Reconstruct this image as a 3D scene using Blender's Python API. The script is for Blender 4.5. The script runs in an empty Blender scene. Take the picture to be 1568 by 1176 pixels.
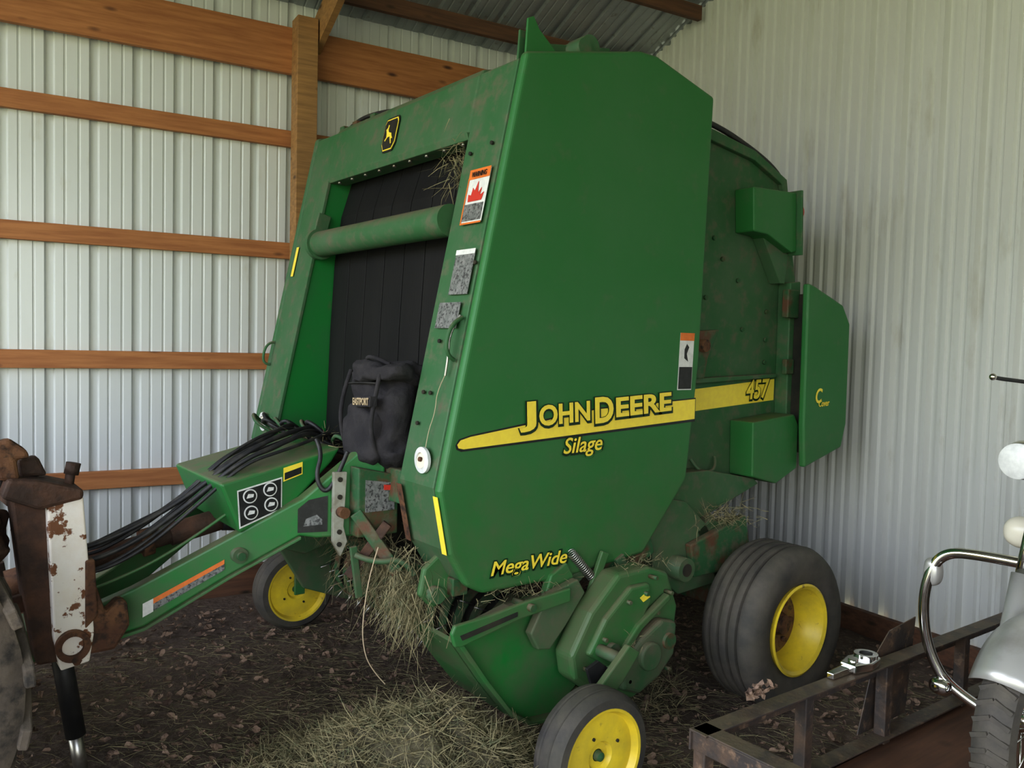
import bpy, bmesh, random
from math import *
from mathutils import Vector, Matrix, noise
random.seed(7)
sc=bpy.context.scene
try:
    sc.view_settings.view_transform='Standard'; sc.view_settings.exposure=.42; sc.view_settings.gamma=.86
except Exception: pass
COL=sc.collection
# ---------------------------------------------------------------- helpers
def V(*a): return Vector(a)
def empty(name,loc=(0,0,0)):
    e=bpy.data.objects.new(name,None); e.empty_display_size=.1; COL.objects.link(e); e.location=loc
    return e
def setp(o,parent):
    if parent is not None:
        o.parent=parent
        o.matrix_parent_inverse=Matrix.Translation(-Vector(parent.location))
def mesh(name,vs,fs,mat,parent=None,bevel=0,smooth=False,seg=2):
    me=bpy.data.meshes.new(name); me.from_pydata([tuple(v) for v in vs],[],fs); me.update()
    bm=bmesh.new(); bm.from_mesh(me); bmesh.ops.recalc_face_normals(bm,faces=bm.faces); bm.to_mesh(me); bm.free()
    if mat: me.materials.append(mat)
    o=bpy.data.objects.new(name,me); COL.objects.link(o); setp(o,parent)
    if smooth:
        for p in me.polygons: p.use_smooth=True
    if bevel:
        b=o.modifiers.new('b','BEVEL'); b.width=bevel; b.segments=seg; b.limit_method='ANGLE'; b.angle_limit=radians(25)
    return o
def prism(name,pts,y0,y1,mat,parent=None,bevel=.004,yf=None,seg=2):
    n=len(pts); g=yf or (lambda x:0)
    vs=[(x,y0+g(x),z) for x,z in pts]+[(x,y1+g(x),z) for x,z in pts]
    fs=[tuple(range(n)),tuple(range(2*n-1,n-1,-1))]+[(i,(i+1)%n,n+(i+1)%n,n+i) for i in range(n)]
    return mesh(name,vs,fs,mat,parent,bevel,seg=seg)
def box(name,x0,x1,y0,y1,z0,z1,mat,parent=None,bevel=.004):
    return prism(name,[(x0,z0),(x1,z0),(x1,z1),(x0,z1)],y0,y1,mat,parent,bevel)
def beam(name,p0,p1,w,h,mat,parent=None,bevel=.004,up=(0,0,1)):
    p0=Vector(p0);p1=Vector(p1);d=(p1-p0).normalized();up=Vector(up)
    s=d.cross(up).normalized();u=s.cross(d).normalized()
    vs=[]
    for p in (p0,p1):
        for a,b in ((-1,-1),(1,-1),(1,1),(-1,1)): vs.append(p+s*(a*w/2)+u*(b*h/2))
    return mesh(name,vs,[(0,1,2,3),(7,6,5,4),(0,4,5,1),(1,5,6,2),(2,6,7,3),(3,7,4,0)],mat,parent,bevel)
def cyl(name,p0,p1,r,mat,parent=None,r2=None,n=24,bevel=0):
    p0=Vector(p0);p1=Vector(p1);d=(p1-p0).normalized()
    a=Vector((0,0,1)) if abs(d.z)<.9 else Vector((1,0,0))
    s=d.cross(a).normalized();u=s.cross(d)
    r2=r if r2 is None else r2
    vs=[p0+(s*cos(2*pi*i/n)+u*sin(2*pi*i/n))*r for i in range(n)]+[p1+(s*cos(2*pi*i/n)+u*sin(2*pi*i/n))*r2 for i in range(n)]
    fs=[tuple(range(n)),tuple(range(2*n-1,n-1,-1))]+[(i,(i+1)%n,n+(i+1)%n,n+i) for i in range(n)]
    o=mesh(name,vs,fs,mat,parent,bevel)
    for p in o.data.polygons:
        if len(p.vertices)==4: p.use_smooth=True
    return o
def lathe(name,prof,c,mat,parent=None,n=64,axis='y',smooth=True):
    vs=[];m=len(prof);c=Vector(c)
    for i in range(n):
        a=2*pi*i/n
        for r,h in prof:
            if axis=='y': vs.append(c+V(r*cos(a),h,r*sin(a)))
            elif axis=='x': vs.append(c+V(h,r*cos(a),r*sin(a)))
            else: vs.append(c+V(r*cos(a),r*sin(a),h))
    fs=[]
    for i in range(n):
        j=(i+1)%n
        for k in range(m):
            l=(k+1)%m
            fs.append((i*m+k,j*m+k,j*m+l,i*m+l))
    o=mesh(name,vs,fs,mat,parent,0,smooth)
    if smooth:
        e=o.modifiers.new('e','EDGE_SPLIT'); e.split_angle=radians(35)
    return o
def tube(name,pts,r,mat,parent=None,cyclic=False,smooth=True,res=8):
    cu=bpy.data.curves.new(name,'CURVE'); cu.dimensions='3D'; cu.bevel_depth=r; cu.bevel_resolution=4; cu.use_fill_caps=True
    if smooth:
        sp=cu.splines.new('NURBS'); sp.points.add(len(pts)-1); sp.order_u=3
        for i,p in enumerate(pts): sp.points[i].co=(*p,1)
        sp.use_endpoint_u=not cyclic; sp.use_cyclic_u=cyclic; sp.resolution_u=res
    else:
        sp=cu.splines.new('POLY'); sp.points.add(len(pts)-1)
        for i,p in enumerate(pts): sp.points[i].co=(*p,1)
        sp.use_cyclic_u=cyclic
    cu.materials.append(mat)
    t=bpy.data.objects.new(name+'_c',cu); COL.objects.link(t)
    bpy.context.view_layer.update()
    dg=bpy.context.evaluated_depsgraph_get()
    me=bpy.data.meshes.new_from_object(t.evaluated_get(dg))
    bpy.data.objects.remove(t)
    me.name=name
    for p in me.polygons: p.use_smooth=True
    o=bpy.data.objects.new(name,me); COL.objects.link(o); setp(o,parent)
    return o
def textfit(name,body,org,w,h,mat,parent,ang=0,offset=0.0,shear=0,extr=.0008,ux=(1,0,0),uz=(0,0,1),grow=0):
    cu=bpy.data.curves.new(name,'FONT'); cu.body=body; cu.offset=offset; cu.shear=shear; cu.extrude=extr; cu.resolution_u=4
    t=bpy.data.objects.new(name+'_c',cu); COL.objects.link(t); bpy.context.view_layer.update()
    dg=bpy.context.evaluated_depsgraph_get(); me=bpy.data.meshes.new_from_object(t.evaluated_get(dg)); bpy.data.objects.remove(t)
    xs=[v.co.x for v in me.vertices]; ys=[v.co.y for v in me.vertices]
    x0,x1,y0,y1=min(xs),max(xs),min(ys),max(ys)
    ux=Vector(ux).normalized();uz=Vector(uz).normalized();nn=ux.cross(uz)
    ca,sa=cos(ang),sin(ang); org=Vector(org)
    for v in me.vertices:
        a=(v.co.x-x0)/(x1-x0)*(w+2*grow)-grow; b=(v.co.y-y0)/(y1-y0)*(h+2*grow)-grow
        a,b=a*ca-b*sa,a*sa+b*ca
        v.co=org+ux*a+uz*b+nn*(v.co.z)
    me.materials.append(mat)
    o=bpy.data.objects.new(name,me); COL.objects.link(o); setp(o,parent)
    return o
def poly(name,pts,mat,parent=None,thick=.0015,nrm=None):
    n=len(pts);P=[Vector(p) for p in pts]
    if nrm is None: nrm=(P[1]-P[0]).cross(P[2]-P[0]).normalized()
    nrm=Vector(nrm)*thick
    vs=P+[p-nrm for p in P]
    fs=[tuple(range(n)),tuple(range(2*n-1,n-1,-1))]+[(i,(i+1)%n,n+(i+1)%n,n+i) for i in range(n)]
    return mesh(name,vs,fs,mat,parent)
# ---------------------------------------------------------------- materials
def mat(name,c1,rough=.5,metal=0,c2=None,scale=4,lo=.4,hi=.65,bump=0,bscale=60,c3=None,s3=18,lo3=.58,hi3=.68,stretch=None,spec=None,dust=0,low=0):
    m=bpy.data.materials.new(name); m.use_nodes=True; nt=m.node_tree; N=nt.nodes;L=nt.links
    b=N['Principled BSDF']; b.inputs['Base Color'].default_value=(*c1,1); b.inputs['Roughness'].default_value=rough; b.inputs['Metallic'].default_value=metal
    if spec is not None: b.inputs['Specular IOR Level'].default_value=spec
    tc=N.new('ShaderNodeTexCoord'); co0=co=tc.outputs['Object']
    if stretch:
        mp=N.new('ShaderNodeMapping'); mp.inputs['Scale'].default_value=stretch; L.new(co,mp.inputs['Vector']); co=mp.outputs['Vector']
    def nzr(scale,lo,hi,det=6,co=co):
        nz=N.new('ShaderNodeTexNoise'); nz.inputs['Scale'].default_value=scale; nz.inputs['Detail'].default_value=det; nz.inputs['Roughness'].default_value=.62; L.new(co,nz.inputs['Vector'])
        rp=N.new('ShaderNodeMapRange'); rp.inputs['From Min'].default_value=lo; rp.inputs['From Max'].default_value=hi; L.new(nz.outputs['Fac'],rp.inputs['Value'])
        return rp.outputs['Result']
    def mixc(prev,fac,c):
        mx=N.new('ShaderNodeMix'); mx.data_type='RGBA'; L.new(fac,mx.inputs['Factor'])
        if prev is None: mx.inputs[6].default_value=(*c1,1)
        else: L.new(prev,mx.inputs[6])
        mx.inputs[7].default_value=(*c,1)
        return mx.outputs[2]
    def mul(a,bv):
        mm=N.new('ShaderNodeMath'); mm.operation='MULTIPLY'; L.new(a,mm.inputs[0])
        if isinstance(bv,float): mm.inputs[1].default_value=bv
        else: L.new(bv,mm.inputs[1])
        return mm.outputs[0]
    col=None
    if c2: col=mixc(None,nzr(scale,lo,hi),c2)
    if c3: col=mixc(col,nzr(s3,lo3,hi3,8),c3)
    if low:
        sx=N.new('ShaderNodeSeparateXYZ'); L.new(co0,sx.inputs[0])
        rp=N.new('ShaderNodeMapRange'); rp.inputs['From Min'].default_value=1.35; rp.inputs['From Max'].default_value=.45; L.new(sx.outputs['Z'],rp.inputs['Value'])
        col=mixc(col,mul(mul(rp.outputs['Result'],nzr(6,.32,.62,8)),float(low)),(.13,.12,.075))
    if dust:
        ge=N.new('ShaderNodeNewGeometry'); sx=N.new('ShaderNodeSeparateXYZ'); L.new(ge.outputs['Normal'],sx.inputs[0])
        rp=N.new('ShaderNodeMapRange'); rp.inputs['From Min'].default_value=.25; rp.inputs['From Max'].default_value=.85; L.new(sx.outputs['Z'],rp.inputs['Value'])
        col=mixc(col,mul(mul(rp.outputs['Result'],nzr(11,.3,.55,8)),float(dust)),(.17,.135,.085))
    if col: L.new(col,b.inputs['Base Color'])
    if bump:
        nz=N.new('ShaderNodeTexNoise'); nz.inputs['Scale'].default_value=bscale; nz.inputs['Detail'].default_value=5; L.new(co,nz.inputs['Vector'])
        bp=N.new('ShaderNodeBump'); bp.inputs['Strength'].default_value=bump; bp.inputs['Distance'].default_value=.02; L.new(nz.outputs['Fac'],bp.inputs['Height']); L.new(bp.outputs['Normal'],b.inputs['Normal'])
    return m
GRN=mat('green_paint',(.024,.172,.038),.50,0,(.042,.18,.054),2.2,.35,.7,c3=(.095,.165,.075),s3=9,lo3=.58,hi3=.88,bump=.03,bscale=8,dust=.6,low=.6)
GRN2=mat('green_paint_dusty',(.030,.130,.042),.64,0,(.075,.145,.072),3.5,.35,.7,c3=(.15,.13,.085),s3=14,lo3=.52,hi3=.78,bump=.05,bscale=30,dust=.85,low=.7)
GRNF=mat('green_paint_bright',(.012,.20,.038),.40,0,(.025,.18,.048),3,.4,.7,c3=(.10,.15,.07),s3=11,lo3=.60,hi3=.8,dust=.75,low=.5)
GRNR=mat('green_paint_rusty',(.03,.11,.04),.65,0,(.13,.06,.03),7,.48,.6,c3=(.12,.12,.07),s3=20,lo3=.5,hi3=.7,bump=.1,dust=.8)
YEL=mat('yellow_paint',(.90,.68,.04),.4,0,(.76,.54,.04),8,.5,.8,c3=(.25,.13,.04),s3=22,lo3=.62,hi3=.75,low=.3)
DECY=mat('decal_yellow',(.98,.78,.08),.35,0,(.93,.72,.08),30,.4,.6)
DECK=mat('decal_black',(.012,.014,.013),.4,0,(.03,.03,.03),30,.4,.7)
DECG=mat('decal_grey',(.16,.17,.16),.5,0,(.25,.25,.24),40,.4,.6,c3=(.05,.05,.05),s3=90,lo3=.5,hi3=.6)
DECW=mat('decal_white',(.78,.78,.75),.4,0,(.62,.62,.60),30,.4,.7)
DECO=mat('decal_orange',(.80,.22,.04),.4,0,(.65,.17,.03),30,.4,.7)
DECR=mat('decal_red',(.6,.05,.03),.4)
RUB=mat('rubber',(.045,.042,.040),.75,0,(.13,.11,.09),5,.4,.75,bump=.1,bscale=50,low=.35)
RUBD=mat('rubber_dusty',(.085,.070,.056),.85,0,(.17,.135,.10),6,.35,.65,c3=(.04,.035,.03),s3=16,lo3=.5,hi3=.65,bump=.25,bscale=30)
BELT=mat('belt_rubber',(.006,.006,.0065),.65,0,(.013,.012,.012),3,.4,.7,stretch=(1,1,.2),bump=.05,spec=.3)
BLK=mat('black_plastic',(.015,.015,.016),.5,0,(.035,.033,.03),10,.4,.7)
HOSE=mat('hydraulic_hose',(.018,.018,.02),.5,0,(.06,.055,.045),14,.45,.7)
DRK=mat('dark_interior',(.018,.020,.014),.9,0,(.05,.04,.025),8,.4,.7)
RUST=mat('rusty_steel',(.12,.055,.03),.8,.2,(.22,.11,.05),9,.4,.65,c3=(.05,.03,.02),s3=30,lo3=.5,hi3=.65,bump=.3,bscale=40)
RUSTD=mat('dark_rusty_steel',(.065,.040,.028),.75,.3,(.14,.07,.04),9,.4,.65,bump=.3,bscale=40)
RUSTY=mat('rusty_yellow_paint',(.20,.10,.04),.7,0,(.55,.38,.05),12,.5,.7,c3=(.09,.05,.03),s3=24,lo3=.45,hi3=.6,bump=.1)
WRST=mat('white_paint_rusting',(.86,.78,.66),.6,0,(.90,.85,.76),6,.4,.6,c3=(.20,.08,.03),s3=17,lo3=.55,hi3=.58,bump=.2,bscale=25)
STL=mat('worn_steel',(.42,.41,.38),.35,.9,(.25,.2,.16),12,.45,.7)
CHR=mat('chrome',(.75,.75,.73),.12,1,(.55,.5,.42),9,.5,.75)
SILV=mat('silver_paint',(.55,.54,.51),.35,.5,(.42,.40,.36),8,.5,.75)
FRM=mat('trailer_frame_paint',(.060,.050,.045),.55,.1,(.14,.09,.06),9,.42,.65,c3=(.26,.17,.11),s3=24,lo3=.56,hi3=.7,bump=.15,dust=.7)
WALL=mat('painted_metal_wall',(.72,.74,.73),.24,0,(.66,.68,.67),1.2,.35,.7,c3=(.56,.54,.46),s3=7,lo3=.62,hi3=.85,stretch=(1,1,.35))
WALLE=mat('painted_metal_wall_end',(.66,.665,.63),.30,0,(.60,.60,.56),1.2,.35,.7,c3=(.46,.43,.35),s3=6,lo3=.58,hi3=.85,stretch=(1,1,.3))
ROOF=mat('galvanized_roof',(.42,.45,.47),.4,.45,(.30,.33,.35),3,.35,.7,c3=(.22,.2,.17),s3=14,lo3=.6,hi3=.75)
def wood(name,c,c2,knot):
    m=mat(name,c,.65,0,c2,3,.35,.65,stretch=(.6,6,14),bump=.08,bscale=12); nt=m.node_tree;N=nt.nodes;L=nt.links
    b=N['Principled BSDF']; prev=b.inputs['Base Color'].links[0].from_socket
    tc=N.new('ShaderNodeTexCoord'); mp=N.new('ShaderNodeMapping'); mp.inputs['Rotation'].default_value=(0,0,radians(6.8)); mp.inputs['Scale'].default_value=(3.2,3.2,9)
    L.new(tc.outputs['Object'],mp.inputs['Vector'])
    vo=N.new('ShaderNodeTexVoronoi'); vo.inputs['Scale'].default_value=1.0; L.new(mp.outputs['Vector'],vo.inputs['Vector'])
    rp=N.new('ShaderNodeMapRange'); rp.inputs['From Min'].default_value=.05; rp.inputs['From Max'].default_value=.16; rp.inputs['To Min'].default_value=1; rp.inputs['To Max'].default_value=0
    L.new(vo.outputs['Distance'],rp.inputs['Value'])
    mx=N.new('ShaderNodeMix'); mx.data_type='RGBA'; L.new(rp.outputs['Result'],mx.inputs['Factor']); L.new(prev,mx.inputs[6]); mx.inputs[7].default_value=(*knot,1); L.new(mx.outputs[2],b.inputs['Base Color'])
    return m
WOOD=wood('pine_lumber',(.48,.21,.075),(.34,.13,.045),(.08,.03,.015))
WOODP=wood('treated_post_wood',(.42,.23,.085),(.26,.14,.055),(.08,.04,.02))
WOODD=wood('dark_lumber',(.18,.085,.045),(.10,.05,.03),(.03,.02,.01))
DIRT=mat('dirt_floor',(.085,.060,.046),.95,0,(.15,.108,.080),1.6,.35,.65,c3=(.22,.17,.12),s3=26,lo3=.55,hi3=.7,bump=.9,bscale=22)
GRASS=mat('outside_grass_painted_sun',(.26,.28,.10),.9,0,(.42,.38,.20),1.5,.35,.65,bump=.5)  # sunlit warmth is put into the grass colour, no sun lamp
HAY=mat('dry_hay',(.33,.275,.15),.85,0,(.20,.18,.095),9,.35,.65,c3=(.12,.135,.07),s3=30,lo3=.5,hi3=.65)
HAYB=mat('dark_hay_mat',(.075,.066,.040),.95,0,(.15,.13,.075),12,.35,.65,bump=.9,bscale=60)
LEAF=mat('dead_leaves',(.20,.13,.09),.8,0,(.32,.22,.155),5,.4,.6,c3=(.09,.055,.04),s3=11,lo3=.5,hi3=.6)
BAGM=mat('bag_canvas',(.022,.020,.023),.95,0,(.048,.043,.044),9,.4,.7,bump=.5,bscale=26)
CREAM=mat('cream_glass',(.75,.70,.58),.25)
AMB=mat('amber_lens',(.80,.25,.10),.25)
TAN=mat('tan_patch',(.45,.35,.22),.8)
TWN=mat('twine',(.50,.40,.27),.8)
# ---------------------------------------------------------------- room
n2=V(.99296,-.11840,0);n1=V(.11840,.99296,0)
def RP(s,q,z): return n2*s+n1*q+V(0,0,z)
Q1=2.968; S1=4.602; S0=-3.6; Q0=-6.2; EZ=3.80; SL=.40
def rbox(name,s0,s1,q0,q1,z0,z1,m,parent=None,bevel=.003):
    vs=[RP(s,q,z) for s,q,z in ((s0,q0,z0),(s1,q0,z0),(s1,q1,z0),(s0,q1,z0),(s0,q0,z1),(s1,q0,z1),(s1,q1,z1),(s0,q1,z1))]
    return mesh(name,vs,[(3,2,1,0),(4,5,6,7),(0,1,5,4),(1,2,6,5),(2,3,7,6),(3,0,4,7)],m,parent,bevel)
PL=((-.028,0),(-.018,.024),(.018,.024),(.028,0),(.070,0),(.075,.005),(.082,.005),(.087,0),(.142,0),(.147,.005),(.154,.005),(.159,0))
PE=((-.034,0),(-.020,.034),(.020,.034),(.034,0),(.058,0),(.068,.015),(.084,.015),(.094,0),(.135,0),(.145,.015),(.161,.015),(.171,0))
def ribprofile(a0,a1,prof=PL,per=.229):
    pts=[];k=floor(a0/per)
    while k*per<a1+per:
        b=k*per
        for d,o in prof: pts.append((b+d,o))
        k+=1
    pts=[p for p in pts if a0<=p[0]<=a1]
    return [(a0,0)]+pts+[(a1,0)]
def strip(name,lo,hi,m):
    n=len(lo);vs=lo+hi;fs=[(i,i+1,n+i+1,n+i) for i in range(n-1)]
    return mesh(name,vs,fs,m)
roofz=lambda q:EZ+SL*(Q1-q) if q>-1.6 else EZ+SL*(Q1+1.6)-SL*(-1.6-q)
p=ribprofile(S0,S1)
strip('wall_left',[RP(a,Q1+o,-.05) for a,o in p],[RP(a,Q1+o,EZ+.02) for a,o in p],WALL)
p=ribprofile(Q0,Q1,PE)
strip('wall_end',[RP(S1+o,a,.10) for a,o in p],[RP(S1+o,a,roofz(a)) for a,o in p],WALLE)
SD1=1.2  # wall starts here; unseen side opening added to brighten the baler panel
p=ribprofile(SD1,S1);strip('wall_right',[RP(a,Q0-o,-.05) for a,o in p],[RP(a,Q0-o,roofz(Q0)) for a,o in p],WALL)
rbox('trim_9',SD1-.12,SD1,Q0-.02,Q0+.12,-.05,3.2,WOODP)
p=ribprofile(S0-.4,S1+.05)
lo=[RP(a,Q1+.05,EZ-.02+o) for a,o in p];mid=[RP(a,-1.6,roofz(-1.6)+o) for a,o in p];hi=[RP(a,Q0,roofz(Q0)+o) for a,o in p]
n=len(p)
mesh('ceiling',lo+mid+hi,[(i,i+1,n+i+1,n+i) for i in range(n-1)]+[(n+i,n+i+1,2*n+i+1,2*n+i) for i in range(n-1)],ROOF)
NX,NY=110,120;vs=[];fs=[]
for i in range(NX+1):
    for j in range(NY+1):
        s=S0+(S1-S0)*i/NX;q=Q0+(Q1-Q0)*j/NY
        z=-.012+.012*noise.noise(V(s*1.1,q*1.1,0))+.008*noise.noise(V(s*5,q*5,2))
        vs.append(RP(s,q,z))
for i in range(NX):
    for j in range(NY): 
        a=i*(NY+1)+j; fs.append((a,a+NY+1,a+NY+2,a+1))
mesh('floor',vs,fs,DIRT,smooth=True)
rbox('ground_outside',S0-40,S0,-36,30,-.35,-.05,GRASS,bevel=0)
rbox('ground_outside',S0,30,-36,Q0,-.35,-.05,GRASS,bevel=0)
rbox('baseboard_left',S0,S1-.05,Q1-.045,Q1-.002,-.04,.17,WOODD)
rbox('baseboard_end',S1-.045,S1-.002,Q0,Q1-.05,-.04,.13,WOODD)
for i,z in enumerate((.775,1.49,2.21,2.93)):
    rbox('trim_%d'%(i+1),S0,S1-.05,Q1-.042,Q1-.001,z-.052,z+.052,WOOD)
rbox('trim_5',S0,S1-.05,Q1-.085,Q1-.043,3.33,3.62,WOOD)
for s in (1.875,4.3,-.6,-3.0):
    rbox('wooden_post',s-.065,s+.065,Q1-.22,Q1-.087,-.04,3.66,WOODP)
for q in (2.70,2.12,1.54,.96,.38,-.2,-.8,-1.4):
    vs=[]
    for s in (S0,S1-.05):
        for dq,dz in ((-.02,-.03),(.02,-.03),(.02,-.13),(-.02,-.13)): vs.append(RP(s,q+dq,roofz(q)+dz))
    mesh('ceiling_purlin',vs,[(0,1,2,3),(7,6,5,4),(0,4,5,1),(1,5,6,2),(2,6,7,3),(3,7,4,0)],WOODD)
for s in (1.97,-.5):
    q2=-1.5
    vs=[]
    for ds in (-.02,.02):
        vs+= [RP(s+ds,Q1-.1,roofz(Q1-.1)-.36),RP(s+ds,Q1-.1,roofz(Q1-.1)-.14),RP(s+ds,q2,roofz(q2)-.14),RP(s+ds,q2,roofz(q2)-.36)]
    mesh('roof_rafter',vs,[(0,1,2,3),(7,6,5,4),(0,4,5,1),(1,5,6,2),(2,6,7,3),(3,7,4,0)],WOODP)
# ================================================================ BALER
B=empty('round_baler',(2.6,.96,0))
xf=lambda z:1.63+.2117*(z-1.10)
side=[(1.98,2.76),(2.60,2.90),(2.70,2.90),(3.08,2.80),(3.04,1.57),(2.98,1.04),(2.71,.73),(2.25,.69),(1.84,.69),(1.76,.73),(1.68,.86),(1.63,1.10)]
def shr(pts,k=.985):
    cx=sum(p[0] for p in pts)/len(pts);cz=sum(p[1] for p in pts)/len(pts)
    return [(cx+(x-cx)*k,cz+(z-cz)*k) for x,z in pts]
prism('side_shield_near',side,0,.045,GRN,B,.018,seg=4)
prism('side_shield_far',side,1.875,1.92,GRN2,B,.018,seg=4)
pod=shr(side,.988)
prism('frame_near',pod,.055,.31,GRN2,B,.008)
prism('frame_far',pod,1.62,1.865,GRNF,B,.008)
prism('far_column_face',[(xf(1.10)+.002,1.10),(xf(2.74)+.002,2.74),(xf(2.74)+.02,2.74),(xf(1.1)+.02,1.10)],1.612,1.868,GRN2,B,.003)
prism('far_column_lower',[(1.632,1.10),(1.682,.86),(1.76,.735),(1.78,.74),(1.70,.86),(1.65,1.10)],1.612,1.868,GRNR,B,.003)
prism('front_top_beam',[(xf(2.495),2.495),(1.975,2.735),(1.995,2.765),(2.25,2.82),(2.25,2.495)],.30,1.63,GRN2,B,.012,seg=3)
prism('front_top_lip',[(xf(2.495)-.004,2.50),(xf(2.495)+.006,2.47),(2.03,2.47),(2.03,2.50)],.31,1.62,GRN2,B,.003)
prism('front_bottom_beam',[(1.65,1.0),(1.67,1.13),(1.82,1.13),(1.82,1.0)],.30,1.63,GRNR,B,.006)
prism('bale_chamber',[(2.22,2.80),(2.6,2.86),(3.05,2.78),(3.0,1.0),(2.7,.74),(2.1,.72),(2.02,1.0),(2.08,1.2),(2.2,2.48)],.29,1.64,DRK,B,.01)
for i in range(7):
    y0=.318+i*.1855
    a=[(1.925,1.05),(1.93,1.25),(1.945,1.7),(1.965,2.06),(2.0,2.3),(2.06,2.49)]
    b=[(x+.02,z) for x,z in reversed(a)]
    prism('belt_%d'%(i+1),a+b,y0,y0+.179,BELT,B,.003)
for i in range(9):
    y=.38+i*.145; cyl('beam_bolt_%d'%i,(1.955,y,2.475),(1.955,y,2.460),.009,STL,B,n=8)
lathe('front_roller',[(0.0001,0),(.066,0),(.066,1.29),(.0001,1.29)],(1.865,.325,2.14),GRN2,B,n=40)
lathe('roller_collar',[(0.0001,0),(.080,0),(.080,.035),(.0001,.035)],(1.865,1.56,2.14),GRN2,B,n=32)
beam('roller_arm',(1.86,1.60,2.14),(1.90,1.60,2.30),.02,.07,GRN2,B)
prism('lift_bracket',[(2.05,2.75),(2.06,2.93),(2.09,2.945),(2.12,2.90),(2.20,2.84),(2.24,2.79)],.10,.112,GRN,B)
prism('lift_bracket_b',[(2.05,2.75),(2.06,2.90),(2.10,2.90),(2.18,2.83),(2.24,2.79)],.15,.162,GRN2,B)
cyl('top_pipe',(2.32,.05,2.865),(2.32,1.85,2.865),.035,GRN2,B)
cyl('top_pipe_collar',(2.36,.06,2.875),(2.36,.16,2.875),.05,GRN2,B)
beam('top_strap',(2.12,.14,2.84),(2.55,.16,2.92),.03,.03,GRN2,B)
for i,y in enumerate((1.35,1.55,1.7)): box('top_clip_%d'%i,2.05,2.13,y,y+.05,2.77,2.81,GRNR,B)
tube('top_rear_hose',[(2.1,1.2,2.8),(2.1,1.45,2.84),(2.08,1.7,2.81),(2.05,1.85,2.7)],.010,HOSE,B)
bc=(.985,2.615)
def FL(y,z,e=.004): return V(xf(z)-e,y,z)
R0=[(-.050,.078),(.050,.078),(.062,.060),(.062,-.045),(.040,-.078),(-.040,-.078),(-.062,-.045),(-.062,.060)]
poly('badge_border',[FL(bc[0]-a*1.1,bc[1]+b*1.08,.006) for a,b in R0],DECK,B)
poly('badge_line',[FL(bc[0]-a*1.0,bc[1]+b*.98,.008) for a,b in R0],DECY,B)
poly('badge_black',[FL(bc[0]-a*.92,bc[1]+b*.9,.010) for a,b in R0],DECK,B)
deer=[(-.040,-.025),(-.028,-.012),(-.020,.004),(.004,.010),(.014,.024),(.010,.045),(.018,.048),(.022,.034),(.036,.026),(.030,.018),(.024,.004),(.020,-.012),(.034,-.026),(.028,-.030),(.010,-.014),(-.010,-.012),(-.018,-.026),(-.030,-.050),(-.036,-.048),(-.026,-.024)]
poly('badge_deer',[FL(bc[0]+a,bc[1]+b,.013) for a,b in deer],DECY,B)
def cdec(nm,y0,y1,z0,z1,m,e=.006): return poly(nm,[FL(y1,z0,e),FL(y0,z0,e),FL(y0,z1,e),FL(y1,z1,e)],m,B)
cdec('warn_base',.075,.215,2.11,2.32,DECW);cdec('warn_top',.075,.215,2.285,2.325,DECO,.008);cdec('warn_text',.082,.208,2.118,2.185,DECG,.008)
textfit('warn_word','WARNING',FL(.195,2.293,.010),.10,.022,DECK,B,0,.02,ux=(0,-1,0),uz=(.2117,0,1),extr=.0004)
poly('warn_flame',[FL(.19-a,2.195+b,.009) for a,b in ((0,0),(.09,0),(.10,.03),(.075,.02),(.08,.05),(.06,.03),(.05,.078),(.035,.04),(.02,.055),(.015,.025),(-.005,.03))],DECR,B)
cdec('warn_frame_l',.209,.215,2.11,2.29,DECO,.009);cdec('warn_frame_b',.075,.215,2.105,2.112,DECO,.009)
cdec('grey_label',.07,.20,1.83,2.0,DECG);cdec('grey_label_head',.07,.20,1.985,2.005,DECW,.008)
cdec('manual_holder',.10,.25,1.70,1.80,DECG)
poly('lower_rust',[V(1.626,.27,1.09),V(1.626,.31,1.09),V(1.675,.31,.86),V(1.675,.27,.86)],RUST,B)
for nm,y in (('reflector_near',.14),('reflector_far',1.76)):
    c=FL(y,1.20,.004)
    lathe(nm+'_ring',[(.030,-.016),(.050,-.012),(.050,0),(.030,0)],c,DECW,B,n=32,axis='x')
    cyl(nm+'_lens',c,c+V(-.012,0,.0025),.034,CREAM,B,n=24)
    cyl(nm+'_bolt',c+V(-.012,0,.003),c+V(-.022,0,.005),.009,RUST,B,n=8)
cdec('far_decal',1.80,1.83,1.98,2.14,DECY)
tube('far_handle',[FL(1.86,1.62),FL(1.86,1.62,.05),FL(1.86,1.50,.05),FL(1.86,1.50)],.007,GRN2,B)
tube('column_handle',[FL(.07,1.74),FL(.06,1.72,.06),FL(.06,1.60,.06),FL(.07,1.58)],.008,GRN2,B)
tube('column_latch',[FL(.09,1.75),FL(.10,1.68,.03),FL(.09,1.6,.02),FL(.1,1.52,.01)],.005,STL,B)
tube('column_wire',[FL(.10,1.52,.012),FL(.13,1.46,.014),FL(.115,1.38,.012),FL(.14,1.3,.012),FL(.13,1.22,.012)],.0015,TWN,B)
for i,(y,z) in enumerate(((.24,1.45),(.19,1.45),(.24,1.33),(.25,2.4),(.2,1.65),(.06,1.95),(.11,2.42))):
    c=FL(y,z,0);cyl('column_bolt_%d'%i,c,c+V(-.008,0,0),.008,DRK,B,n=8)
def LF(z): return 1.63+(1.10-z)/(1.10-.86)*.05 if z>.86 else 1.68+(.86-z)/.13*.08
poly('yellow_strip',[V(LF(1.08)-.006,.040,1.08),V(LF(1.08)-.006,.008,1.08),V(LF(.86)-.006,.008,.86),V(LF(.86)-.006,.040,.86)],DECY,B)
def P(name,pts,m,e=.003): return poly(name,[V(x,-e,z) for x,z in pts],m,B,thick=.001)
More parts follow.
